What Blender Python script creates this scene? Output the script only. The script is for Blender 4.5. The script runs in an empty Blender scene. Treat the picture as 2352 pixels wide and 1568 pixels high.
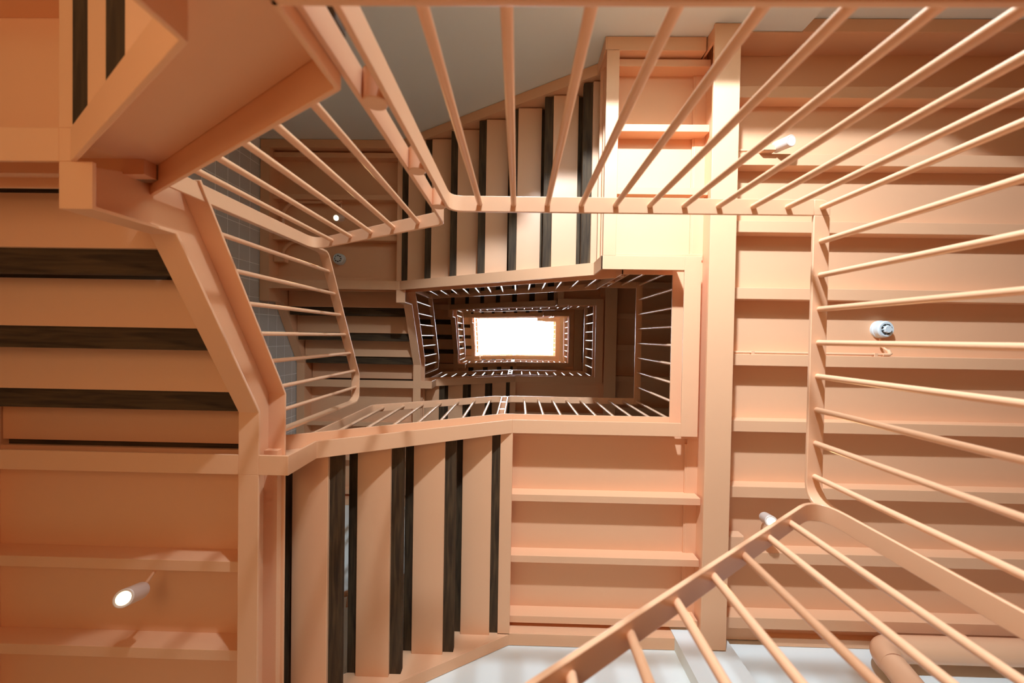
import bpy, math, random
from mathutils import Matrix, Vector
random.seed(7)
scene = bpy.context.scene
COL = scene.collection

# ------------------------------------------------------------------ camera, light, exposure
FOCAL_PX = 860.0
R = [[0.9997184, -0.0169944, 0.0165610], [0.0172189, 0.9997604, -0.0135120], [-0.0163274, 0.0137934, 0.9997716]]
cam_data = bpy.data.cameras.new('camera')
cam_data.sensor_width = 36.0
cam_data.lens = FOCAL_PX / 2352.0 * 36.0
cam_data.clip_start = 0.02
cam_data.clip_end = 200
cam_data.dof.use_dof = True
cam_data.dof.focus_distance = 3.2
cam_data.dof.aperture_fstop = 2.0
cam = bpy.data.objects.new('camera', cam_data)
COL.objects.link(cam)
right, down, fwd = Vector(R[0]), Vector(R[1]), Vector(R[2])
cam.matrix_world = Matrix(((right.x, -down.x, -fwd.x, 0), (right.y, -down.y, -fwd.y, 0), (right.z, -down.z, -fwd.z, 0), (0, 0, 0, 1)))
scene.camera = cam

world = bpy.data.worlds.new('world'); scene.world = world; world.use_nodes = True
world.node_tree.nodes['Background'].inputs[0].default_value = (0.85, 0.92, 1.0, 1)
world.node_tree.nodes['Background'].inputs[1].default_value = 1.0

SKYLIGHT_STRENGTH = 26.0
WINDOW_STRENGTH = 3.0
LAMP_WATTS = 16.0
# low daylight that comes in through the doorway-high window bay of the nearest landing and strikes the ceilings from below
day = bpy.data.lights.new('bay_daylight', 'AREA'); day.shape = 'RECTANGLE'; day.size = 0.14; day.size_y = 0.10
day.energy = 120.0; day.color = (0.82, 1.0, 1.22); day.spread = math.radians(130)
dayo = bpy.data.objects.new('bay_daylight', day); COL.objects.link(dayo)
dayo.location = (0.20, -2.78, 0.66)
dayo.rotation_euler = Vector((1.5, 2.6, 1.9)).to_track_quat('-Z', 'Y').to_euler()
# added warm fill lights in the storey below, unseen, to brighten the left side
for nm, loc, watts, colr in (('lower_fill', (-0.85, -0.60, -0.90), 42.0, (1.0, 0.74, 0.47)), ('lower_fill', (-1.95, 1.10, -0.80), 7.0, (1.0, 0.52, 0.20))):
    ld = bpy.data.lights.new(nm, 'POINT'); ld.energy = watts; ld.color = colr; ld.shadow_soft_size = 0.45
    lo = bpy.data.objects.new(nm, ld); COL.objects.link(lo); lo.location = loc
scene.view_settings.view_transform = 'Standard'
scene.view_settings.look = 'None'
scene.view_settings.exposure = 0.0
scene.view_settings.gamma = 1.0
scene.view_settings.use_curve_mapping = False
scene.cycles.diffuse_bounces = 7
scene.cycles.max_bounces = 12
scene.cycles.sample_clamp_indirect = 6.0

# ------------------------------------------------------------------ materials
def nodes_of(name):
    m = bpy.data.materials.new(name); m.use_nodes = True
    return m, m.node_tree.nodes, m.node_tree.links, m.node_tree.nodes['Principled BSDF']

def paint(name, col, rough, var=0.03, scale=3.0, bump=0.0, bump_scale=60.0, spec=0.5):
    m, n, l, b = nodes_of(name)
    tc = n.new('ShaderNodeTexCoord'); nz = n.new('ShaderNodeTexNoise'); nz.inputs['Scale'].default_value = scale
    nz.inputs['Detail'].default_value = 5
    l.new(tc.outputs['Object'], nz.inputs['Vector'])
    mx = n.new('ShaderNodeMix'); mx.data_type = 'RGBA'
    mx.inputs[6].default_value = (*[c * (1 - var) for c in col], 1); mx.inputs[7].default_value = (*[min(1, c * (1 + var)) for c in col], 1)
    l.new(nz.outputs['Fac'], mx.inputs[0]); l.new(mx.outputs[2], b.inputs['Base Color'])
    b.inputs['Roughness'].default_value = rough; b.inputs['Specular IOR Level'].default_value = spec
    if bump:
        n2 = n.new('ShaderNodeTexNoise'); n2.inputs['Scale'].default_value = bump_scale; n2.inputs['Detail'].default_value = 3
        l.new(tc.outputs['Object'], n2.inputs['Vector'])
        bp = n.new('ShaderNodeBump'); bp.inputs['Strength'].default_value = bump; bp.inputs['Distance'].default_value = 0.002
        l.new(n2.outputs['Fac'], bp.inputs['Height']); l.new(bp.outputs['Normal'], b.inputs['Normal'])
    return m

PEACH = (0.82, 0.458, 0.248)
M = {}
M['peach'] = paint('peach_steel_paint', PEACH, 0.42, 0.02, 2.0, 0.10, 40)
M['rail'] = paint('peach_rail_paint', (0.82, 0.468, 0.262), 0.30, 0.02, 3.0)
M['soffit'] = paint('peach_soffit_paint', PEACH, 0.6, 0.025, 1.5, 0.12, 30)
M['wall'] = paint('white_plaster', (0.80, 0.835, 0.765), 0.75, 0.03, 1.2, 0.15, 25)
M['brownwall'] = paint('brown_plaster', (0.30, 0.16, 0.085), 0.8, 0.04, 1.5, 0.15, 25)
M['tile'] = paint('pale_grey_glazed_tile', (0.58, 0.55, 0.49), 0.22, 0.06, 4.0)
M['grout'] = paint('pale_grout', (0.88, 0.87, 0.82), 0.9, 0.05, 8.0)
M['white'] = paint('white_plastic', (0.62, 0.69, 0.69), 0.5, 0.02, 5.0)
M['lampbody'] = paint('ivory_lamp_metal', (0.78, 0.66, 0.55), 0.35, 0.02, 5.0)
M['dark'] = paint('black_recess', (0.02, 0.018, 0.016), 0.8, 0.1, 5.0)
M['screed'] = paint('warm_brown_floor', (0.40, 0.24, 0.14), 0.7, 0.12, 2.0, 0.2, 20)
M['boards'] = paint('floor_boards_top', (0.32, 0.20, 0.115), 0.5, 0.2, 3.0)

def wood(name, axis):
    m, n, l, b = nodes_of(name)
    tc = n.new('ShaderNodeTexCoord'); mp = n.new('ShaderNodeMapping')
    mp.inputs['Scale'].default_value = (2.0, 26.0, 26.0) if axis == 'X' else (26.0, 2.0, 26.0)
    nz = n.new('ShaderNodeTexNoise'); nz.inputs['Scale'].default_value = 1.6; nz.inputs['Detail'].default_value = 8; nz.inputs['Distortion'].default_value = 0.6
    cr = n.new('ShaderNodeValToRGB')
    cr.color_ramp.elements[0].position = 0.3; cr.color_ramp.elements[0].color = (0.030, 0.018, 0.010, 1)
    cr.color_ramp.elements[1].position = 0.75; cr.color_ramp.elements[1].color = (0.115, 0.070, 0.032, 1)
    l.new(tc.outputs['Object'], mp.inputs['Vector']); l.new(mp.outputs[0], nz.inputs['Vector'])
    l.new(nz.outputs['Fac'], cr.inputs[0]); l.new(cr.outputs[0], b.inputs['Base Color'])
    b.inputs['Roughness'].default_value = 0.7; b.inputs['Specular IOR Level'].default_value = 0.2
    bp = n.new('ShaderNodeBump'); bp.inputs['Strength'].default_value = 0.25; bp.inputs['Distance'].default_value = 0.002
    l.new(nz.outputs['Fac'], bp.inputs['Height']); l.new(bp.outputs['Normal'], b.inputs['Normal'])
    return m
M['wood_x'] = wood('dark_stained_wood_lengthwise', 'X')
M['wood_y'] = wood('dark_stained_wood_crosswise', 'Y')

def emit(name, col, strength):
    m = bpy.data.materials.new(name); m.use_nodes = True
    n = m.node_tree.nodes; l = m.node_tree.links; n.clear()
    e = n.new('ShaderNodeEmission'); e.inputs[0].default_value = (*col, 1); e.inputs[1].default_value = strength
    o = n.new('ShaderNodeOutputMaterial'); l.new(e.outputs[0], o.inputs[0])
    return m
M['sky'] = emit('daylit_skylight_glass', (0.86, 0.93, 1.0), SKYLIGHT_STRENGTH)
M['daylight'] = emit('daylit_window_glass', (0.95, 0.98, 1.0), WINDOW_STRENGTH)
M['bulb'] = emit('warm_lamp_lens', (1.0, 0.80, 0.50), 12.0)

# ------------------------------------------------------------------ mesh building
class MB:
    def __init__(s): s.v = []; s.f = []
    def add(s, vs, fs):
        o = len(s.v); s.v += [tuple(p) for p in vs]; s.f += [tuple(i + o for i in f) for f in fs]; return s
    def box(s, x0, x1, y0, y1, z0, z1):
        x0, x1 = min(x0, x1), max(x0, x1); y0, y1 = min(y0, y1), max(y0, y1); z0, z1 = min(z0, z1), max(z0, z1)
        v = [(x0, y0, z0), (x1, y0, z0), (x1, y1, z0), (x0, y1, z0), (x0, y0, z1), (x1, y0, z1), (x1, y1, z1), (x0, y1, z1)]
        return s.add(v, [(0, 3, 2, 1), (4, 5, 6, 7), (0, 1, 5, 4), (1, 2, 6, 5), (2, 3, 7, 6), (3, 0, 4, 7)])
    def prism(s, poly, axis, l0, l1):
        """POLY of (a, z) extruded along the other horizontal axis from l0 to l1; axis is the one that a runs along."""
        n = len(poly); P = (lambda a, z, q: (a, q, z)) if axis == 'X' else (lambda a, z, q: (q, a, z))
        v = [P(a, z, l0) for a, z in poly] + [P(a, z, l1) for a, z in poly]
        f = [tuple(range(n)), tuple(range(2 * n - 1, n - 1, -1))]
        f += [(i, n + i, n + (i + 1) % n, (i + 1) % n) for i in range(n)]
        return s.add(v, f)
    def ribbon(s, pts, axis, l0, l1, t):
        """A bent plate: the polyline PTS in the (a, z) plane thickened by t to its left, extruded l0..l1."""
        off = offset(pts, t); n = len(pts)
        P = (lambda a, z, q: (a, q, z)) if axis == 'X' else (lambda a, z, q: (q, a, z))
        v = []
        for i in range(n):
            v += [P(*pts[i], l0), P(*pts[i], l1), P(*off[i], l1), P(*off[i], l0)]
        f = [(0, 1, 2, 3), tuple(4 * (n - 1) + k for k in (3, 2, 1, 0))]
        for i in range(n - 1):
            a, b = 4 * i, 4 * (i + 1)
            for k in range(4): f.append((a + k, b + k, b + (k + 1) % 4, a + (k + 1) % 4))
        return s.add(v, f)
    def tube(s, pts, r, n=14):
        pts = [Vector(p) for p in pts]; ring = []
        up = None
        for i, p in enumerate(pts):
            d = (pts[min(i + 1, len(pts) - 1)] - pts[max(i - 1, 0)]).normalized()
            if up is None: up = Vector((0, 0, 1)) if abs(d.z) < 0.9 else Vector((1, 0, 0))
            a = (up - d * up.dot(d)).normalized(); b = d.cross(a); up = a
            ring.append([p + a * (r * math.cos(2 * math.pi * k / n)) + b * (r * math.sin(2 * math.pi * k / n)) for k in range(n)])
        v = [q for rg in ring for q in rg]; f = [tuple(range(n - 1, -1, -1)), tuple(len(v) - n + k for k in range(n))]
        for i in range(len(ring) - 1):
            for k in range(n):
                f.append((i * n + k, i * n + (k + 1) % n, (i + 1) * n + (k + 1) % n, (i + 1) * n + k))
        return s.add(v, f)
    def lathe(s, prof, c, ax=(0, 0, 1), n=28):
        """Profile of (radius, height) turned about the axis AX through C."""
        ax = Vector(ax).normalized(); h = Vector((1, 0, 0)) if abs(ax.x) < 0.9 else Vector((0, 1, 0))
        a = (h - ax * h.dot(ax)).normalized(); b = ax.cross(a); c = Vector(c)
        v = [c + ax * z + a * (r * math.cos(2 * math.pi * k / n)) + b * (r * math.sin(2 * math.pi * k / n)) for r, z in prof for k in range(n)]
        f = [tuple(range(n - 1, -1, -1)), tuple(len(v) - n + k for k in range(n))]
        for i in range(len(prof) - 1):
            for k in range(n): f.append((i * n + k, i * n + (k + 1) % n, (i + 1) * n + (k + 1) % n, (i + 1) * n + k))
        return s.add(v, f)

def offset(pts, t):
    n = len(pts); nr = []
    for i in range(n - 1):
        dx, dz = pts[i + 1][0] - pts[i][0], pts[i + 1][1] - pts[i][1]; L = math.hypot(dx, dz) or 1
        nr.append((-dz / L, dx / L))
    out = []
    for i in range(n):
        if i == 0: m = nr[0]; k = t
        elif i == n - 1: m = nr[-1]; k = t
        else:
            mx, mz = nr[i - 1][0] + nr[i][0], nr[i - 1][1] + nr[i][1]; L = math.hypot(mx, mz)
            m = (mx / L, mz / L); k = t / max(0.3, m[0] * nr[i][0] + m[1] * nr[i][1])
        out.append((pts[i][0] + m[0] * k, pts[i][1] + m[1] * k))
    return out

def fillet(pts, r, n=6):
    """Round the inner corners of a polyline."""
    out = [pts[0]]
    for i in range(1, len(pts) - 1):
        p = Vector(pts[i]); a = (Vector(pts[i - 1]) - p); b = (Vector(pts[i + 1]) - p)
        la, lb = a.length, b.length; a.normalize(); b.normalize()
        ang = a.angle(b); d = min(r / math.tan(ang / 2), la * 0.48, lb * 0.48)
        if ang > math.radians(170): out.append(tuple(p)); continue
        q0, q1 = p + a * d, p + b * d
        for k in range(n + 1):
            u = k / n; out.append(tuple(q0 * (1 - u) ** 2 + p * 2 * u * (1 - u) + q1 * u * u))
    out.append(pts[-1]); return out

def thing(name, label, cat, loc=(0, 0, 0), group=None):
    o = bpy.data.objects.new(name, None); COL.objects.link(o); o.location = loc
    o.empty_display_size = 0.1
    o['label'] = label; o['category'] = cat
    if group: o['group'] = group
    return o

def mesh_of(name, mb, mat, origin=(0, 0, 0), smooth=False):
    me = bpy.data.meshes.new(name)
    ox, oy, oz = origin
    me.from_pydata([(x - ox, y - oy, z - oz) for x, y, z in mb.v], [], mb.f)
    me.materials.append(M[mat]); me.update()
    import bmesh
    bm = bmesh.new(); bm.from_mesh(me); bmesh.ops.recalc_face_normals(bm, faces=bm.faces); bm.to_mesh(me); bm.free()
    if smooth:
        for p in me.polygons: p.use_smooth = True
        try: me.set_sharp_from_angle(angle=math.radians(40))
        except Exception: pass
    return me

def obj(name, mb, mat, parent=None, smooth=False, bevel=0.0, origin=None):
    """One mesh object; MB is in world coordinates."""
    if origin is None:
        origin = world_loc(parent) if parent else (0, 0, 0)
    o = bpy.data.objects.new(name, mesh_of(name, mb, mat, origin, smooth)); COL.objects.link(o)
    if parent:
        o.parent = parent; pl = world_loc(parent)
        o.location = tuple(origin[i] - pl[i] for i in range(3))
    else:
        o.location = origin
    if bevel:
        md = o.modifiers.new('bevel', 'BEVEL'); md.width = bevel; md.segments = 2; md.limit_method = 'ANGLE'; md.angle_limit = math.radians(50)
    return o

def world_loc(o):
    x, y, z = o.location
    while o.parent:
        o = o.parent; x += o.location.x; y += o.location.y; z += o.location.z
    return (x, y, z)

def copies(name, me, mat, parent, spots, bevel=0.0):
    """Alike pieces that share one mesh, one object each."""
    pl = world_loc(parent); res = []
    for p in spots:
        o = bpy.data.objects.new(name, me); COL.objects.link(o); o.parent = parent
        o.location = (p[0] - pl[0], p[1] - pl[1], p[2] - pl[2])
        if bevel:
            md = o.modifiers.new('bevel', 'BEVEL'); md.width = bevel; md.segments = 2; md.limit_method = 'ANGLE'; md.angle_limit = math.radians(50)
        res.append(o)
    return res

def copy_tree(root, dz, label):
    c = root.copy(); COL.objects.link(c); c.location.z += dz; c['label'] = label
    for ch in list(root.children):
        k = ch.copy(); COL.objects.link(k); k.parent = c
        for g in list(ch.children):
            q = g.copy(); COL.objects.link(q); q.parent = k
    return c

def struct(name, mb, mat, **k):
    o = obj(name, mb, mat, **k); o['kind'] = 'structure'; return o

# ------------------------------------------------------------------ the plan (metres; the lens is at the origin, z is up)
RISE = 0.17
H = 17 * RISE                       # storey height
P1 = 2.72                           # underside of the floor plate at the first level above
LIP_T, BACK_T = -0.467, -0.560      # well edge channels: lip and back
LIP_B, BACK_B = 0.572, 0.664
LIP_L, BACK_L = -1.195, -1.290
LIP_R, BACK_R = 1.119, 1.232
WALL_T, WALL_B, WALL_L, WALL_R = -2.03, 2.135, -2.75, 5.00
WEB_T, WEB_B, WEB_L = -1.945, 2.060, -2.645
T = 0.011                           # plate thickness
FLOOR_Z = -1.30
ROOF_Z = 13.60
L0 = P1 - 13 * RISE - 0.018         # 0.492, plate underside of the lowest level in view

# ------------------------------------------------------------------ walls, ground floor, roof
w = MB()
WX0, WX1, WZ0, WZ1 = -0.66, 1.78, 0.58, 1.84      # daylight window bay of the lowest level
WIN_Y = WALL_T - 0.90
WG = 0.003                          # the steel stands just clear of the plaster
w.box(WALL_L - 0.2, WX0, WALL_T - 0.95, WALL_T - WG, FLOOR_Z, ROOF_Z)
w.box(WX1, 1.83, WALL_T - 0.95, WALL_T - WG, FLOOR_Z, ROOF_Z)
w.box(WX0, WX1, WALL_T - 0.95, WALL_T - WG, FLOOR_Z, WZ0)
w.box(WX0, WX1, WALL_T - 0.95, WALL_T - WG, WZ1, ROOF_Z)
w.box(WX0, 0.13, WALL_T - 0.30, WALL_T - WG, 1.69, WZ1)     # added unseen block under the head, keeps light off the upper left flights
struct('wall_top', w, 'wall')
struct('wall_top_recess', MB().box(1.83, WALL_R + 0.2, WALL_T - 0.95, WALL_T - 0.085 - WG, FLOOR_Z, ROOF_Z), 'wall')
struct('wall_bottom', MB().box(WALL_L - 0.2, 1.11, WALL_B + WG, WALL_B + 0.25, FLOOR_Z, ROOF_Z), 'wall')
struct('wall_bottom_pier', MB().box(1.11, 1.46, 2.045, WALL_B + 0.25, FLOOR_Z, ROOF_Z), 'wall')
struct('wall_bottom_recess', MB().box(1.46, WALL_R + 0.2, WALL_B + 0.045 + WG, WALL_B + 0.25, FLOOR_Z, ROOF_Z), 'wall')
struct('wall_right', MB().box(WALL_R, WALL_R + 0.2, WALL_T - 0.95, WALL_B + 0.25, FLOOR_Z, ROOF_Z), 'brownwall')
wl = struct('wall_left', MB().box(WALL_L - 0.2, WALL_L - 0.0015, WALL_T - 0.05, WALL_B + 0.05, FLOOR_Z, ROOF_Z), 'grout')
# glazed tiles of the left wall, each its own piece
TZ, TY = 0.146, 0.174
me_tile = mesh_of('tile', MB().box(-0.008, 0.004, 0.003, TY - 0.003, 0.003, TZ - 0.003), 'tile')
spots = []
for r in range(12):
    for c in range(23):
        y = -1.06 + (c - 5) * TY; z = 3.492 + (r - 2) * TZ
        if WALL_T - 0.05 < y < WALL_B - 0.3: spots.append((WALL_L - 0.004 + random.uniform(-0.0006, 0.0006), y, z))
copies('tile', me_tile, 'tile', wl, spots[:300], 0.002)
rest = MB()
for r in range(-34, 69):
    if 0 <= r < 12: continue
    for c in range(23):
        y = -1.06 + (c - 5) * TY; z = 3.492 + (r - 2) * TZ
        if WALL_T - 0.05 < y < WALL_B - 0.3 and z + TZ < ROOF_Z: rest.box(WALL_L - 0.008, WALL_L, y + 0.003, y + TY - 0.003, z + 0.003, z + TZ - 0.003)
ro = obj('tile_field', rest, 'tile', wl); ro['kind'] = 'stuff'
struct('floor', MB().box(WALL_L - 0.2, WALL_R + 0.2, WALL_T - 0.95, WALL_B + 0.25, FLOOR_Z - 0.2, FLOOR_Z), 'screed')
SX0, SX1, SY0, SY1 = -1.9, 1.9, -1.25, 1.35
w = MB()
w.box(WALL_L - 0.2, SX0, WALL_T - 0.95, WALL_B + 0.25, ROOF_Z, ROOF_Z + 0.3); w.box(SX1, WALL_R + 0.2, WALL_T - 0.95, WALL_B + 0.25, ROOF_Z, ROOF_Z + 0.3)
w.box(SX0, SX1, WALL_T - 0.95, SY0, ROOF_Z, ROOF_Z + 0.3); w.box(SX0, SX1, SY1, WALL_B + 0.25, ROOF_Z, ROOF_Z + 0.3)
struct('ceiling', w, 'wall')
# skylight over the well: glowing daylit glass in a thin frame
sk = struct('window_2', MB().box(SX0, SX1, SY0, SY1, ROOF_Z + 0.12, ROOF_Z + 0.14), 'sky')
# window of the lowest level, a daylit pane set back in the wall
wf = MB()
for a, b, c, d in ((WX0, WX0 + 0.05, WZ0, WZ1), (WX1 - 0.05, WX1, WZ0, WZ1), (WX0, WX1, WZ0, WZ0 + 0.05), (WX0, WX1, WZ1 - 0.05, WZ1)):
    wf.box(a, b, WIN_Y - 0.03, WIN_Y + 0.03, c, d)
win = struct('window_1', wf, 'white')
obj('pane', MB().box(WX0 + 0.05, WX1 - 0.05, WIN_Y - 0.005, WIN_Y + 0.005, WZ0 + 0.05, WZ1 - 0.05), 'daylight', win)

# ------------------------------------------------------------------ channels
def channel(axis, bottom, top, lip, back, mb=None):
    """A steel channel that opens from BACK towards LIP: bent flanges along the polylines and a web at the back."""
    mb = mb or MB()
    lo, hi = min(lip, back), max(lip, back)
    sgn = 1 if bottom[-1][0] > bottom[0][0] else -1
    mb.ribbon(bottom, axis, lo, hi, T * sgn)
    mb.ribbon(top, axis, lo, hi, T * sgn)
    w0, w1 = (back, back + T * (1 if lip > back else -1))
    mb.prism(offset(bottom, T * sgn) + list(reversed(top)), axis, w0, w1)
    return mb

def level(axis, a0, a1, z, lip, back, mb=None, t0=0.0):
    return channel(axis, [(a0, z), (a1, z)], [(a0 + t0, z + 0.195), (a1, z + 0.195)], lip, back, mb)

def joist_mesh(axis, length, wd, depth):
    return mesh_of('joist', MB().box(0, length, 0, wd, 0, depth) if axis == 'X' else MB().box(0, wd, 0, length, 0, depth), 'peach')

J_T = (-1.922, -1.478, -1.046)      # joists of the strips along the top wall
J_B = (1.108, 1.541, 1.970)         # joists of the strips along the bottom wall
JD = 0.103                          # how far they hang below the plate

# ------------------------------------------------------------------ floor landing on the right (one per level)
def floor_landing(P, xs, xa, label, full=True):
    t = thing('floor_landing', label, 'landing', (1.2, 0.0, P - 0.27), 'floor landings, one per level')
    f = P - 0.16
    pl = MB().box(1.30, WALL_R, WALL_T - 0.085, WALL_B + 0.04, P, P + 0.05)
    obj('deck_plate', pl, 'soffit', t)
    obj('deck_plate', MB().box(xs + 0.03, 1.33, WALL_T, BACK_T + 0.02, P, P + 0.05), 'soffit', t)
    if xa < 1.1: obj('deck_plate', MB().box(xa - 0.06, 1.33, BACK_B - 0.02, WALL_B, P, P + 0.05), 'soffit', t)
    obj('deck_plate', MB().box(BACK_R - 0.02, 1.33, BACK_T, BACK_B, P, P + 0.05), 'soffit', t)
    fl = obj('floor_finish', MB().box(xs + 0.03, WALL_R, WALL_T, BACK_T - 0.01, P + 0.05, P + 0.07).box(BACK_R + 0.005, WALL_R, BACK_T - 0.01, WALL_B, P + 0.05, P + 0.07), 'boards', t)
    # edge channels round the well
    obj('edge_channel', level('X', xs, LIP_R, f, LIP_T, BACK_T, t0=0.195), 'peach', t, bevel=0.002)
    obj('edge_channel', level('Y', BACK_T, BACK_B, f, LIP_R, BACK_R), 'peach', t, bevel=0.002)
    if xa < 1.1: obj('edge_channel', level('X', xa, LIP_R, f, LIP_B, BACK_B), 'peach', t, bevel=0.002)
    # headers where the flights start and arrive
    obj('header_channel', level('Y', WEB_T, BACK_T, f, xs + 0.011, xs + 0.097), 'peach', t, bevel=0.002)
    if xa < 1.1: obj('header_channel', level('Y', BACK_B, WEB_B, f, xa - 0.078, xa + 0.006), 'peach', t, bevel=0.002)
    obj('wall_channel', level('X', xs + 0.011, 1.23, f, WALL_T, -1.938), 'peach', t, bevel=0.002)
    if xa < 1.1: obj('wall_channel', level('X', xa - 0.078, 1.11, f, WALL_B, 2.052), 'peach', t, bevel=0.002)
    # main beam: an I section from wall to wall
    b = MB().box(1.229, 1.397, WALL_T, 2.035, P - 0.27, P - 0.252).box(1.305, 1.321, WALL_T, 2.035, P - 0.252, P - 0.002).box(1.229, 1.397, WALL_T, 2.035, P - 0.018, P - 0.002)
    obj('main_beam', b, 'peach', t, bevel=0.002)
    obj('beam_plate', MB().box(1.238, 1.252, WALL_T, WALL_T + 0.09, P - 0.2695, P - 0.02).box(1.374, 1.388, WALL_T, WALL_T + 0.09, P - 0.2695, P - 0.02), 'peach', t)
    # joists
    jm = joist_mesh('X', 1.30 - (xs + 0.10), 0.049, JD)
    copies('joist', jm, 'peach', t, [(xs + 0.09, y, P - JD) for y in J_T], 0.002)
    if xa < 1.1:
        jm = joist_mesh('X', 1.30 - (xa + 0.01), 0.049, JD)
        copies('joist', jm, 'peach', t, [(xa, y, P - JD) for y in J_B], 0.002)
        obj('ledger', MB().box(xa + 0.006, 1.30, BACK_B, BACK_B + 0.05, P - 0.03, P - 0.001), 'peach', t, bevel=0.002)
        obj('ledger', MB().box(1.215, 1.305, BACK_B + 0.09, WEB_B, P - 0.016, P - 0.001), 'peach', t, bevel=0.002)
    obj('ledger', MB().box(xs + 0.09, 1.30, BACK_T - 0.045, BACK_T, P - 0.03, P - 0.001), 'peach', t, bevel=0.002)
    obj('ledger', MB().box(1.215, 1.305, WEB_T, BACK_T, P - 0.016, P - 0.001), 'peach', t, bevel=0.002)
    jm = joist_mesh('X', WALL_R - 1.315, 0.079, JD)
    copies('floor_joist', jm, 'peach', t, [(1.315, -1.744 + 0.460 * k, P - JD) for k in range(9)], 0.003)
    obj('wall_channel', level('X', 1.834, WALL_R, P - 0.205, WALL_T - 0.085, WALL_T), 'peach', t, bevel=0.002)
    obj('wall_plate', MB().box(1.40, 1.832, WALL_T, WALL_T + 0.011, P - 0.205, P - 0.004), 'peach', t)
    obj('wall_channel', level('X', 1.80, WALL_R, P - 0.045, WALL_B + 0.045, WALL_B - 0.015), 'peach', t, bevel=0.002)
    return t

# ------------------------------------------------------------------ corner landings on the left
def corner_landing(pz, top, label):
    """PZ: plate underside. TOP: the one at the top of the picture, else the one at the bottom."""
    t = thing('corner_landing', label, 'landing', (-2.0, -1.2 if top else 1.3, pz - 0.16), 'corner landings along the tiled wall')
    f = pz - 0.16
    if top:
        y0, y1, lip, back, wy, wb = WALL_T, LIP_T, LIP_T, BACK_T, WALL_T, WEB_T
        ya, yb, js = WEB_T, BACK_T, J_T
        led = (BACK_T - 0.05, BACK_T)
        plate = (WALL_T, -0.50)
    else:
        y0, y1, lip, back, wy, wb = LIP_B, WALL_B, LIP_B, BACK_B, WALL_B, WEB_B
        ya, yb, js = BACK_B, WEB_B, J_B
        led = (BACK_B, BACK_B + 0.05)
        plate = (0.60, WALL_B)
    obj('deck_plate', MB().box(WALL_L + 0.004, -1.21, plate[0], plate[1], pz, pz + 0.04), 'soffit', t)
    obj('floor_finish', MB().box(WALL_L + 0.004, -1.21, plate[0], plate[1], pz + 0.04, pz + 0.07), 'boards', t)
    obj('edge_channel', level('X', WEB_L, BACK_L, f, lip, back), 'peach', t, bevel=0.002)
    obj('header_channel', level('Y', ya, yb, f, LIP_L, BACK_L), 'peach', t, bevel=0.002)
    obj('wall_channel', level('X', WALL_L + 0.006, BACK_L, f, wy, wb), 'peach', t, bevel=0.002)
    obj('wall_channel', level('Y', ya, yb, f, WALL_L + 0.006, WEB_L), 'peach', t, bevel=0.002)
    copies('joist', joist_mesh('X', abs(BACK_L - WEB_L), 0.052, JD), 'peach', t, [(WEB_L, y, pz - JD) for y in js], 0.002)
    obj('ledger', MB().box(WEB_L, BACK_L, led[0], led[1], pz - 0.03, pz - 0.001), 'peach', t, bevel=0.002)
    return t

# ------------------------------------------------------------------ flights
WOOD_T, PAN_T = 0.042, 0.022
def treads(t, axis, n, a0, da, z0, lat0, lat1, fwd, over=0.268):
    """N treads: a peach steel pan under a dark board that overhangs it. A0: downhill edge of the first pan; FWD: +1 or -1."""
    wm = 'wood_y' if axis == 'X' else 'wood_x'
    lo, hi = min(lat0, lat1), max(lat0, lat1)
    def bx(u0, u1, z, zz): return MB().box(u0, u1, lo, hi, z, zz) if axis == 'X' else MB().box(lo, hi, u0, u1, z, zz)
    mw = mesh_of('tread', bx(-0.060 * fwd, over * fwd, PAN_T, PAN_T + WOOD_T), wm)
    mp = mesh_of('tread_pan', bx(0, 0.200 * fwd, 0, PAN_T + 0.001), 'peach')
    for k in range(n):
        p = (a0 + da * k, 0, z0 + RISE * k) if axis == 'X' else (0, a0 + da * k, z0 + RISE * k)
        o = copies('tread', mw, wm, t, [p], 0.003)[0]
        copies('tread_pan', mp, 'peach', o, [p], 0.003)

def c_low(P, xs, tl):
    """Lower edge of the flight along the top wall; TL: plate of the corner landing it climbs to."""
    f = P - 0.16; fl = tl - 0.16
    z_at = lambda x: tl - 1.27 + 0.6126 * (0.555 - x)
    xe = 0.555 - (fl - (tl - 1.27)) / 0.6126
    return z_at, [(xs, f), (xs, z_at(xs)), (xe, fl), (BACK_L, fl)]

def flight_c(P, xs, tl, n, label):
    t = thing('stair_flight', label, 'stairs', (xs, -1.25, P), 'flights along the top wall')
    z_at, low = c_low(P, xs, tl); drop = xs + 0.195
    top = [(drop, P + 0.035), (drop, z_at(drop) + 0.235), (BACK_L, z_at(BACK_L) + 0.235)]
    obj('stringer', channel('X', low, top, LIP_T, BACK_T), 'peach', t, bevel=0.002)
    obj('wall_stringer', channel('X', low, top, WALL_T, WEB_T), 'peach', t, bevel=0.002)
    treads(t, 'X', n, 0.737 - 0.2833 * (7 - n), -0.2833, tl - RISE * n - 0.030, WEB_T + T, BACK_T - T + 0.012, -1)
    return t

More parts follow.
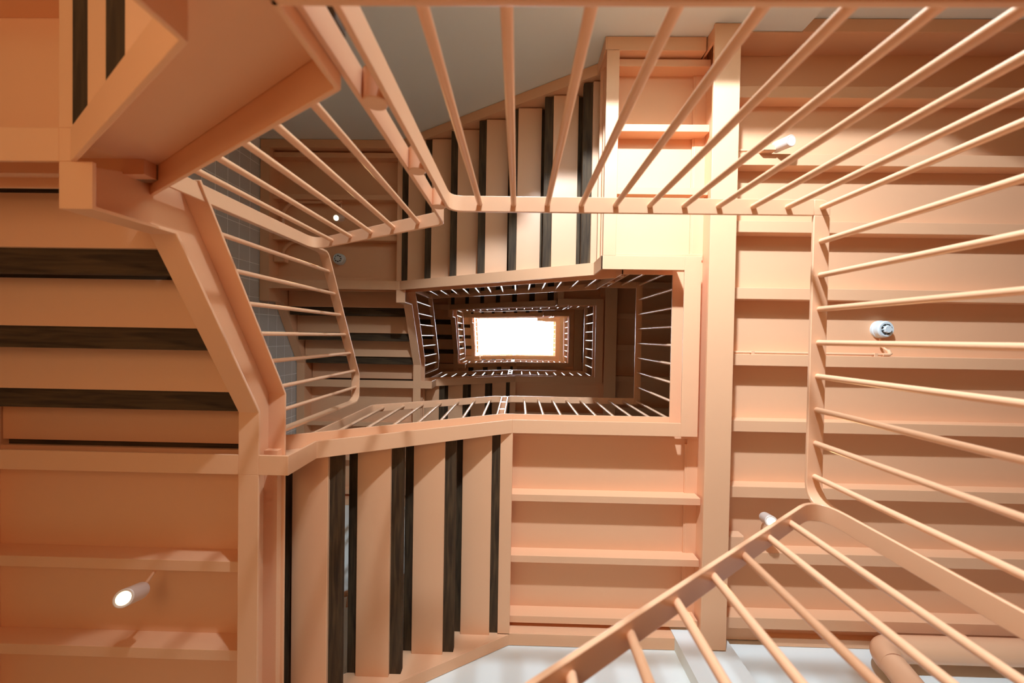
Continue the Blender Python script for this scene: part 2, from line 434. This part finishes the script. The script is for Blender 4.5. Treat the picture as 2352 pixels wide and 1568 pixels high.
def flight_b(tl, label):
    t = thing('stair_flight', label, 'stairs', (-1.95, 0.0, tl), 'short flights along the tiled wall')
    f = tl - 0.16; bl = tl + 4 * RISE; fb = bl - 0.16
    z_at = lambda y: tl + 0.097 + 0.597 * (y + 0.335)
    ye = -0.335 + (fb - tl - 0.097) / 0.597
    low = [(BACK_T, f), (-0.335, f), (-0.335, tl + 0.097), (ye, fb), (BACK_B, fb)]
    yt = -0.335 + (fb + 0.195 - 0.228 - tl - 0.097) / 0.597
    top = [(BACK_T, z_at(BACK_T) + 0.228), (yt, fb + 0.195), (BACK_B, fb + 0.195)]
    obj('stringer', channel('Y', [(LIP_T, f)] + low[1:], top, LIP_L, BACK_L), 'peach', t, bevel=0.002)
    obj('wall_stringer', channel('Y', low, top, WALL_L + 0.006, WEB_L), 'peach', t, bevel=0.002)
    treads(t, 'Y', 4, -0.500, 0.290, tl + RISE, WEB_L + T, BACK_L - T + 0.012, 1, 0.292)
    return t

def a_low(Q):
    xe = -1.056 + 0.605 / 0.59
    return (lambda x: Q - 0.765 + 0.59 * (x + 1.056)), [(BACK_L, Q - 1.01), (-1.056, Q - 1.01), (-1.056, Q - 0.765), (xe, Q - 0.16)]

def flight_a(Q, label):
    t = thing('stair_flight', label, 'stairs', (-0.6, 1.36, Q - 5 * RISE), 'flights along the bottom wall')
    z_at, low = a_low(Q)
    xt = -1.056 + (0.035 + 0.765 - 0.235) / 0.59
    top = [(BACK_L, z_at(BACK_L) + 0.235), (xt, Q + 0.035), (low[-1][0], Q + 0.035)]
    obj('stringer', channel('X', [(LIP_L, low[0][1])] + low[1:], top, LIP_B, BACK_B), 'peach', t, bevel=0.002)
    obj('wall_stringer', channel('X', low, top, WALL_B, WEB_B), 'peach', t, bevel=0.002)
    treads(t, 'X', 4, -1.236, 0.290, Q - 4 * RISE, BACK_B - 0.001, WEB_B + 0.001, 1)
    return t

# ------------------------------------------------------------------ guards
RW, RT = 0.031, 0.012       # half width and thickness of the flat bar
BAL_R = 0.0108
def bar(mb, axis, pts, lat, r=0.055):
    # thickness to the outside (upper) side of the polyline
    p = fillet(pts, r, 7)
    area = 1 if p[-1][0] > p[0][0] else -1
    return mb.ribbon(p, axis, lat - RW, lat + RW, RT * area)

def balusters(t, spots):
    for x, y, z0, z1 in spots:
        o = obj('baluster', MB().tube([(x, y, z0), (x, y, z1)], BAL_R, 14), 'rail', t, smooth=True, origin=(x, y, z0))

def spacers(t, x, y, zs, r=0.026):
    for z in zs:
        obj('spacer', MB().lathe([(r - 0.002, -0.034), (r, -0.032), (r, 0.032), (r - 0.002, 0.034)], (x, y, z), (0, 1, 0), 24), 'rail', t, smooth=True, origin=(x, y, z))

GY_T, GY_B, GX_L, GX_R = -0.525, 0.622, -1.250, 1.183
def rail_corner(mb, sy, zr):
    """Flat corner of the level rail with a rounded outer edge; SY: -1 at the top of the picture, +1 at the bottom."""
    cy = GY_T if sy < 0 else GY_B; r = 0.034
    poly = [(GX_R - RW, cy - sy * RW), (GX_R + RW, cy - sy * RW)]
    poly += [(GX_R + RW - r + r * math.cos(a), cy + sy * (RW - r + r * math.sin(a))) for a in [math.pi / 2 * k / 8 for k in range(9)]]
    poly += [(GX_R - RW, cy + sy * RW)]
    n = len(poly)
    mb.add([(x, y, zr) for x, y in poly] + [(x, y, zr + RT) for x, y in poly], [tuple(range(n)), tuple(range(2 * n - 1, n - 1, -1))] + [(k, (k + 1) % n, n + (k + 1) % n, n + k) for k in range(n)])
def guard_floor(P, xp, label, first=False):
    t = thing('guard_rail', label, 'railing', (GX_R, 0, P + 0.05), 'guards round the well on the floor landings')
    zr, zf = P + (1.002 if first else 0.984), P + 0.046
    m = MB(); bar(m, 'X', [(xp, zf), (xp, zr), (GX_R - RW, zr)], GY_T)
    rail = obj('top_rail', m, 'rail', t, smooth=True, bevel=0.002)
    if first:
        m = MB(); rail_corner(m, -1, zr); bar(m, 'Y', [(GY_T + RW, zr), (0.628, zr), (0.628, zf)], GX_R, 0.075)
        obj('top_rail', m, 'rail', t, smooth=True, bevel=0.002)
        balusters(t, [(GX_R - 0.1345 * k, GY_T, zf, zr + 0.002) for k in range(1, 11)])
        balusters(t, [(GX_R, GY_T + 0.1325 * k, zf, zr + 0.002) for k in range(0, 9)])
    else:
        m = MB(); rail_corner(m, -1, zr); rail_corner(m, 1, zr); m.ribbon([(GY_T + RW, zr), (GY_B - RW, zr)], 'Y', GX_R - RW, GX_R + RW, RT)
        obj('top_rail', m, 'rail', t, bevel=0.002)
        m = MB(); bar(m, 'X', [(-0.088, zf), (-0.088, zr), (GX_R - RW, zr)], GY_B)
        obj('top_rail', m, 'rail', t, smooth=True, bevel=0.002)
        balusters(t, [(1.013, GY_T, zf, zr + 0.002)])
        balusters(t, [(GX_R, GY_T + 0.1434 * k, zf, zr + 0.002) for k in range(0, 9)])
        balusters(t, [(GX_R - 0.139 * k, GY_B, zf, zr + 0.002) for k in range(1, 9)])
        spacers(t, -0.121, GY_B, [P + 0.30, P + 0.62, P + 0.93])
    return t

def guard_c(P, xs, tl, xp, n, label):
    t = thing('guard_rail', label, 'railing', (0.5 * (xp - 1.2), GY_T, P), 'guards of the flights along the top wall')
    z = lambda x: tl + 0.735 - 0.6126 * (x + 0.76)
    zb, _ = c_low(P, xs, tl); foot = lambda x: zb(x) + 0.245
    m = MB(); bar(m, 'X', [(-1.205, foot(-1.205)), (-1.205, z(-1.205)), (xp, z(xp)), (xp, P + 0.046)], GY_T)
    obj('top_rail', m, 'rail', t, smooth=True, bevel=0.002)
    balusters(t, [(-1.063 + 0.1463 * k, GY_T, foot(-1.063 + 0.1463 * k) - 0.003, z(-1.063 + 0.1463 * k) + 0.002) for k in range(n)])
    spacers(t, xp + 0.034, GY_T, [P + 0.31, P + 0.64, P + 0.95])
    return t

def guard_b(tl, label):
    t = thing('guard_rail', label, 'railing', (GX_L, 0, tl), 'guards of the short flights along the tiled wall')
    z = lambda y: min(tl + 1.277 + 0.586 * (y + 0.354), tl + 1.672)
    zb = lambda y: min(tl + 0.097 + 0.597 * (y + 0.335) + 0.238, tl + 4 * RISE - 0.16 + 0.205)
    yk = -0.354 + 0.395 / 0.586
    m = MB(); bar(m, 'Y', [(-0.512, zb(-0.512)), (-0.512, z(-0.512)), (yk, z(yk)), (0.512, z(0.5)), (0.512, tl + 0.726)], GX_L, 0.06)
    obj('top_rail', m, 'rail', t, smooth=True, bevel=0.002)
    balusters(t, [(GX_L, y, zb(y) - 0.003, z(y) + 0.002) for y in (-0.405, -0.267, -0.130, 0.008, 0.146, 0.285, 0.412)])
    return t

def guard_a(Q, label):
    t = thing('guard_rail', label, 'railing', (-0.68, GY_B, Q - 0.7), 'guards of the flights along the bottom wall')
    z = lambda x: Q + 0.68 + 0.59 * (x + 0.69)
    zb, _ = a_low(Q); foot = lambda x: min(zb(x) + 0.235, Q + 0.035) + 0.01
    m = MB(); bar(m, 'X', [(-1.205, foot(-1.205)), (-1.205, z(-1.205)), (-0.155, z(-0.155)), (-0.155, foot(-0.155))], GY_B)
    obj('top_rail', m, 'rail', t, smooth=True, bevel=0.002)
    balusters(t, [(x, GY_B, foot(x) - 0.003, z(x) + 0.002) for x in [-1.131 + 0.1447 * k for k in range(7)]])
    return t

# ------------------------------------------------------------------ the lowest storey in view
TL0 = P1 - 9 * RISE         # 1.19
floor_landing(L0, -0.555, 1.15, 'nearest floor landing, its dark edge crossing the very top of the picture')
guard_floor(L0, -0.278, 'large peach guard nearest the camera, turning the corner at upper right', True)
flight_c(L0, -0.555, TL0, 3, 'nearest flight at upper left, its deep orange stringer filling the corner')
guard_c(L0, -0.555, TL0, -0.348, 5, 'peach sloping guard at upper left with the bent corner post')
corner_landing(TL0, True, 'nearest corner landing, cut off by the top left picture corner')
flight_b(TL0, 'big flight at the left edge with wide brown pans, nearest the camera')
guard_b(TL0, 'peach guard on the big flight at the left, in front of the grey tiles')
corner_landing(TL0 + 4 * RISE, False, 'corner landing in the lower left corner, carrying a lit spotlight')
flight_a(P1, 'brightly lit flight at bottom centre with dark wooden treads and pale gaps')
guard_a(P1, 'short sloping guard above the bottom centre flight, left of the double posts')

# ------------------------------------------------------------------ the storeys above
ORD = ['second', 'third', 'fourth']
def storey_labels(k):
    o = ORD[k]
    return dict(
        floor=['pale floor landing at the right with nine joists, brightly lit from the window', 'dark brown floor landing, second one up the well at the right', 'third floor landing up the well at the right, a dark narrow frame'][k],
        guard=['guard on the brightly lit right landing, white glints on its balusters', 'guard on the second dark landing up the well, balusters glinting white', 'small guard on the third landing up the well, close round the skylight'][k],
        c=['flight at top centre with seven dark treads against the grey wall', 'dark flight second up along the top side of the well', 'small flight third up along the top side, right under the skylight'][k],
        gc=['guard of the top centre flight, a row of white glinting balusters', 'guard of the second dark flight along the top side of the well', 'tiny guard of the topmost flight along the skylight upper edge'][k],
        tl=['corner landing left of the top centre flight with a glowing spotlight', 'dark corner landing second up at the upper left of the well', 'small corner landing third up at the upper left of the skylight'][k],
        b=['brown short flight left of the well, behind the left guard balusters', 'dark short flight second up at the left side of the well', 'small orange lit short flight at the left edge of the skylight'][k],
        gb=['dark guard with white glinting balusters at the left side of the well', 'guard second up at the left side, lit orange behind its balusters', 'faint guard at the left edge of the white skylight'][k],
        bl=['brown corner landing left of the well behind the bent white rails', 'dark corner landing second up at the lower left of the well', 'small corner landing third up at the lower left of the skylight'][k],
        a=['dark flight second up along the bottom side of the well', 'dark flight third up along the bottom side of the well', 'small topmost flight along the bottom edge of the skylight'][k],
        ga=['guard of the second flight along the bottom side, glinting white', 'guard of the third flight along the bottom side, glinting white', 'faint guard of the topmost flight at the lower skylight edge'][k])

lab = storey_labels(0)
TL1 = P1 + 8 * RISE
proto = {}
proto['floor'] = floor_landing(P1, 0.555, -0.031, lab['floor'])
proto['guard'] = guard_floor(P1, 0.858, lab['guard'])
proto['c'] = flight_c(P1, 0.555, TL1, 7, lab['c'])
proto['gc'] = guard_c(P1, 0.555, TL1, 0.790, 13, lab['gc'])
proto['tl'] = corner_landing(TL1, True, lab['tl'])
proto['b'] = flight_b(TL1, lab['b'])
proto['gb'] = guard_b(TL1, lab['gb'])
proto['bl'] = corner_landing(TL1 + 4 * RISE, False, lab['bl'])
proto['a'] = flight_a(P1 + H, lab['a'])
proto['ga'] = guard_a(P1 + H, lab['ga'])
for k in (1, 2):
    lab = storey_labels(k)
    for key, root in proto.items():
        copy_tree(root, H * k, lab[key])
copy_tree(proto['floor'], 3 * H, 'topmost floor landing, a thin peach frame right of the white skylight')
gt = copy_tree(proto['guard'], 3 * H, 'topmost guard, faint against the white skylight')

# ------------------------------------------------------------------ the flight below the nearest landing: only its guard shows
def lower_flight():
    t = thing('stair_flight', 'lower flight climbing to the nearest landing under the lower right guard', 'stairs', (0.2, 1.36, FLOOR_Z))
    z = lambda x: L0 - 0.10 + 0.70 * (x - 1.06)
    xb = 1.06 - (L0 - 0.10 - FLOOR_Z) / 0.70
    low = [(xb, FLOOR_Z), (1.10, z(1.10) - 0.0)]; top = [(xb, FLOOR_Z + 0.24), (1.10, z(1.10) + 0.24)]
    obj('stringer', channel('X', low, top, LIP_B, BACK_B), 'peach', t, bevel=0.002)
    obj('wall_stringer', channel('X', low, top, WALL_B, WEB_B), 'peach', t, bevel=0.002)
    lo, hi = BACK_B - 0.001, WEB_B + 0.001
    mw = mesh_of('tread', MB().box(-0.034, 0.268, lo, hi, PAN_T, PAN_T + WOOD_T), 'wood_y'); mp = mesh_of('tread_pan', MB().box(0, 0.2, lo, hi, 0, PAN_T), 'peach')
    n = 10
    for k in range(n):
        p = (0.86 - 0.243 * k, 0, L0 - RISE * (k + 1))
        if p[2] < FLOOR_Z + 0.05: break
        o = copies('tread', mw, 'wood_y', t, [p])[0]; copies('tread_pan', mp, 'peach', o, [p])
    g = thing('guard_rail', 'peach guard sloping down across the lower right corner, nearest the camera', 'railing', (0.6, GY_B, L0 - 0.5))
    zr = lambda x: 1.275 + 0.725 * (x - 0.927)
    m = MB(); bar(m, 'X', [(-0.75, z(-0.75) + 0.2), (-0.75, zr(-0.75)), (1.128, zr(1.128)), (1.128, L0 + 0.03)], GY_B, 0.065)
    obj('top_rail', m, 'rail', g, smooth=True, bevel=0.002)
    balusters(g, [(x, GY_B, z(x) + 0.22, zr(x) + 0.002) for x in [0.942 - 0.139 * k for k in range(12)]])
lower_flight()

# ------------------------------------------------------------------ wall handrail along the bottom centre flight
hr = thing('wall_handrail', 'peach round handrail on the white wall, seen through gaps between treads', 'handrail', (-0.7, 2.06, 3.2))
zc = lambda x: P1 - 0.765 + 0.59 * (x + 1.056) + 1.13
obj('rail_tube', MB().tube([(-1.55, 2.125, zc(-1.50)), (-1.55, 2.075, zc(-1.50)), (-1.50, 2.065, zc(-1.50)), (-0.15, 2.065, zc(-0.15)), (-0.10, 2.075, zc(-0.15)), (-0.10, 2.125, zc(-0.15))], 0.021, 14), 'rail', hr, smooth=True)
for x in (-1.30, -0.83, -0.35):
    obj('bracket', MB().tube([(x, 2.065, zc(x)), (x, 2.065, zc(x) - 0.05), (x, 2.132, zc(x) - 0.07)], 0.008, 8), 'rail', hr, smooth=True)

# ------------------------------------------------------------------ spotlights
def spotlight(label, lens, back, anchor, watts=LAMP_WATTS):
    """LENS and BACK: ends of the cylinder; ANCHOR: where its arm is fixed to the steel."""
    lens, back, anchor = Vector(lens), Vector(back), Vector(anchor)
    ax = (lens - back).normalized(); L = (lens - back).length
    t = thing('spotlight', label, 'spotlight', anchor, 'spotlights under the landings')
    R0 = 0.0375
    obj('housing', MB().lathe([(0.0, 0.0), (R0 - 0.006, 0.0), (R0, 0.006), (R0, L), (R0 - 0.003, L + 0.002), (R0 - 0.010, L + 0.001), (R0 - 0.011, L - 0.005), (0.0, L - 0.005)], back, ax, 30), 'lampbody', t, smooth=True)
    obj('lens', MB().lathe([(0.0, L - 0.004), (R0 - 0.0125, L - 0.004), (R0 - 0.0125, L - 0.002), (0.0, L - 0.001)], back, ax, 26), 'bulb', t, smooth=True)
    mid = back + ax * 0.03
    obj('arm', MB().tube([mid, mid + Vector((0, 0, 0.04)) * 0.4 + (anchor - mid) * 0.3, anchor], 0.007, 10), 'rail', t, smooth=True)
    obj('base', MB().lathe([(0.0, -0.004), (0.020, -0.004), (0.020, 0.010), (0.0, 0.010)], anchor, (0, 1, 0) if abs(anchor.y - back.y) > 0.02 else (0, 0, 1), 18), 'rail', t, smooth=True)
    ld = bpy.data.lights.new('lamp_beam', 'SPOT'); ld.energy = watts; ld.color = (1.0, 0.60, 0.27); ld.spot_size = math.radians(110); ld.spot_blend = 0.8; ld.shadow_soft_size = 0.025
    lo = bpy.data.objects.new('lamp_beam', ld); COL.objects.link(lo); lo.parent = t
    p = lens + ax * 0.006 - anchor; lo.location = p
    lo.rotation_euler = ax.to_track_quat('-Z', 'Y').to_euler()
    return t
spotlight('lit spotlight at the lower left, hanging from the dim brown landing', (-1.713, 1.178, 1.60), (-1.754, 1.225, 1.715), (-1.752, 1.160, 1.80))
spotlight('lit spotlight at the upper right, beside the pierced junction box', (1.767, -1.3125, 2.50), (1.735, -1.321, 2.61), (1.735, -1.335, P1))
spotlight('lit spotlight at the lower right, above the sloping guard corner', (1.703, 1.201, 2.50), (1.7355, 1.229, 2.615), (1.745, 1.469, 2.69))
spotlight('glowing spotlight under the upper left landing behind the balusters', (-1.900, -1.190, 3.85), (-1.895, -1.225, 3.96), (-1.93, -1.425, 4.02))

# ------------------------------------------------------------------ smoke detectors, boxes, conduits, pipe
def detector(label, x, y, zc_, seed):
    t = thing('smoke_detector', label, 'smoke detector', (x, y, zc_), 'smoke detectors')
    obj('base', MB().lathe([(0.0, 0.0), (0.062, 0.0), (0.062, -0.016), (0.058, -0.020), (0.0, -0.020)], (x, y, zc_), (0, 0, 1), 32), 'white', t, smooth=True)
    obj('body', MB().lathe([(0.0, -0.018), (0.058, -0.018), (0.058, -0.052), (0.050, -0.060), (0.038, -0.060), (0.036, -0.054), (0.0, -0.054)], (x, y, zc_), (0, 0, 1), 32), 'white', t, smooth=True)
    obj('cap', MB().lathe([(0.0, -0.053), (0.028, -0.053), (0.028, -0.070), (0.024, -0.076), (0.0, -0.076)], (x, y, zc_), (0, 0, 1), 8), 'white', t)
    for k in range(8):
        a = 2 * math.pi * (k + 0.5) / 8 + seed
        cx, cy = x + 0.032 * math.cos(a), y + 0.032 * math.sin(a)
        obj('vent_slot', MB().box(cx - 0.005, cx + 0.005, cy - 0.005, cy + 0.005, zc_ - 0.064, zc_ - 0.053), 'dark', t)
    return t
detector('white smoke detector on the pale right ceiling, above the thin conduit', 2.573, -0.094, P1, 0.0)
detector('white smoke detector under the brown upper left landing, below the bent rail', -1.96, -0.807, TL1, 0.4)

def conduit(name, label, pts, r=0.010):
    o = obj(name, MB().tube(pts, r, 12), 'rail', None, smooth=True, origin=tuple(pts[0])); o['label'] = label; o['category'] = 'conduit'; return o
yj = -1.744 + 0.460 * 4 - 0.012
c = thing('conduit', 'thin peach conduit along a joist to the right smoke detector', 'conduit', (1.40, yj, P1 - 0.085))
obj('tube', MB().tube([(1.40, yj, P1 - 0.088), (2.545, yj, P1 - 0.088)], 0.009, 12), 'rail', c, smooth=True)
obj('elbow', MB().tube([(2.520, yj, P1 - 0.088), (2.562, yj, P1 - 0.088), (2.576, yj - 0.006, P1 - 0.086), (2.578, yj - 0.03, P1 - 0.07)], 0.0125, 12), 'rail', c, smooth=True)
obj('tube', MB().tube([(2.578, yj - 0.02, P1 - 0.075), (2.577, yj - 0.06, P1 - 0.02), (2.575, -0.03, P1 - 0.014)], 0.008, 12), 'rail', c, smooth=True)
for x in (1.62, 2.46): obj('clip', MB().box(x, x + 0.022, yj - 0.011, yj + 0.013, P1 - 0.099, P1 - 0.074), 'rail', c, bevel=0.002)

def box_thing(name, label, x0, x1, y0, y1, z0, z1, holes=()):
    t = thing(name, label, 'junction box', ((x0 + x1) / 2, (y0 + y1) / 2, z0))
    obj('housing', MB().box(x0, x1, y0, y1, z0, z1), 'rail', t, bevel=0.004)
    obj('lid', MB().box(x0 + 0.004, x1 - 0.004, y0 + 0.004, y1 - 0.004, z0 - 0.005, z0 + 0.001), 'rail', t, bevel=0.002)
    for hx in holes: obj('knockout', MB().lathe([(0.0, -0.003), (0.011, -0.003), (0.012, 0.002), (0.0, 0.002)], (hx, y0, (z0 + z1) / 2), (0, 1, 0), 20), 'rail', t, smooth=True)
    return t
box_thing('junction_box', 'peach junction box with round knockouts beside the upper right spotlight', 1.63, 1.72, -1.326, -1.283, 2.575, 2.655, (1.655, 1.69))
box_thing('junction_box', 'peach junction box beside the lower right spotlight', 1.475, 1.60, 1.365, 1.466, 2.62, 2.69)
box_thing('junction_box', 'small brown junction box under the upper left landing', -2.635, -2.52, -0.845, -0.755, 3.985, 4.06)
c = thing('conduit', 'short peach conduit from the wide beam to the lower right junction box', 'conduit', (1.39, 1.42, 2.655))
obj('tube', MB().tube([(1.36, 1.42, 2.655), (1.46, 1.42, 2.655)], 0.013, 12), 'rail', c, smooth=True)
obj('coupling', MB().tube([(1.45, 1.42, 2.655), (1.478, 1.42, 2.655)], 0.018, 12), 'rail', c, smooth=True)
c = thing('conduit', 'short pale conduit from the wide beam to the pierced junction box', 'conduit', (1.39, -1.31, 2.63))
obj('tube', MB().tube([(1.36, -1.308, 2.628), (1.64, -1.308, 2.628)], 0.009, 12), 'rail', c, smooth=True)
def arc_conduit(label, y, xe, ye):
    c = thing('conduit', label, 'conduit', (-2.56, y + 0.16, 4.04))
    pts = [(xe, y, 4.02)] + [(-2.40 - 0.16 * math.sin(a), y + 0.16 - 0.16 * math.cos(a), 4.02) for a in [math.pi / 2 * k / 8 for k in range(9)]] + [(-2.56, ye, 4.02)]
    obj('tube', MB().tube(pts, 0.016, 12), 'rail', c, smooth=True)
    obj('clip', MB().box(-2.12, -2.09, y - 0.020, y + 0.020, 3.998, 4.05), 'rail', c, bevel=0.002)
arc_conduit('bent conduit above the glowing spotlight under the upper left landing', -1.41, -1.93, -1.15)
arc_conduit('bent conduit leading to the small brown junction box', -0.985, -1.97, -0.88)

# pipe in the lower right corner: along the ceiling, then down by the wall
pr = 0.076; px = 2.40; py, pz = 2.03, 2.50
p = thing('pipe', 'thick peach pipe bending down the white wall in the lower right corner', 'pipe', (px, py, pz - 1.0))
arc = [(px + 0.13 - 0.13 * math.sin(a), py, pz - 0.13 + 0.13 * math.cos(a)) for a in [math.pi / 2 * k / 10 for k in range(11)]]
obj('pipe_run', MB().tube([(WALL_R, py, pz)] + arc[:1], pr, 28), 'rail', p, smooth=True)
obj('pipe_elbow', MB().tube(arc, pr + 0.001, 28), 'rail', p, smooth=True)
obj('pipe_drop', MB().tube([arc[-1], (px - 0.09, py + 0.055, pz - 0.58), (px - 0.10, py + 0.06, pz - 0.75), (px - 0.10, py + 0.06, L0 + 0.08)], pr, 28), 'rail', p, smooth=True)
for x in (3.1,): obj('pipe_clamp', MB().box(x, x + 0.03, py - 0.015, py + 0.015, pz + 0.07, P1), 'rail', p)
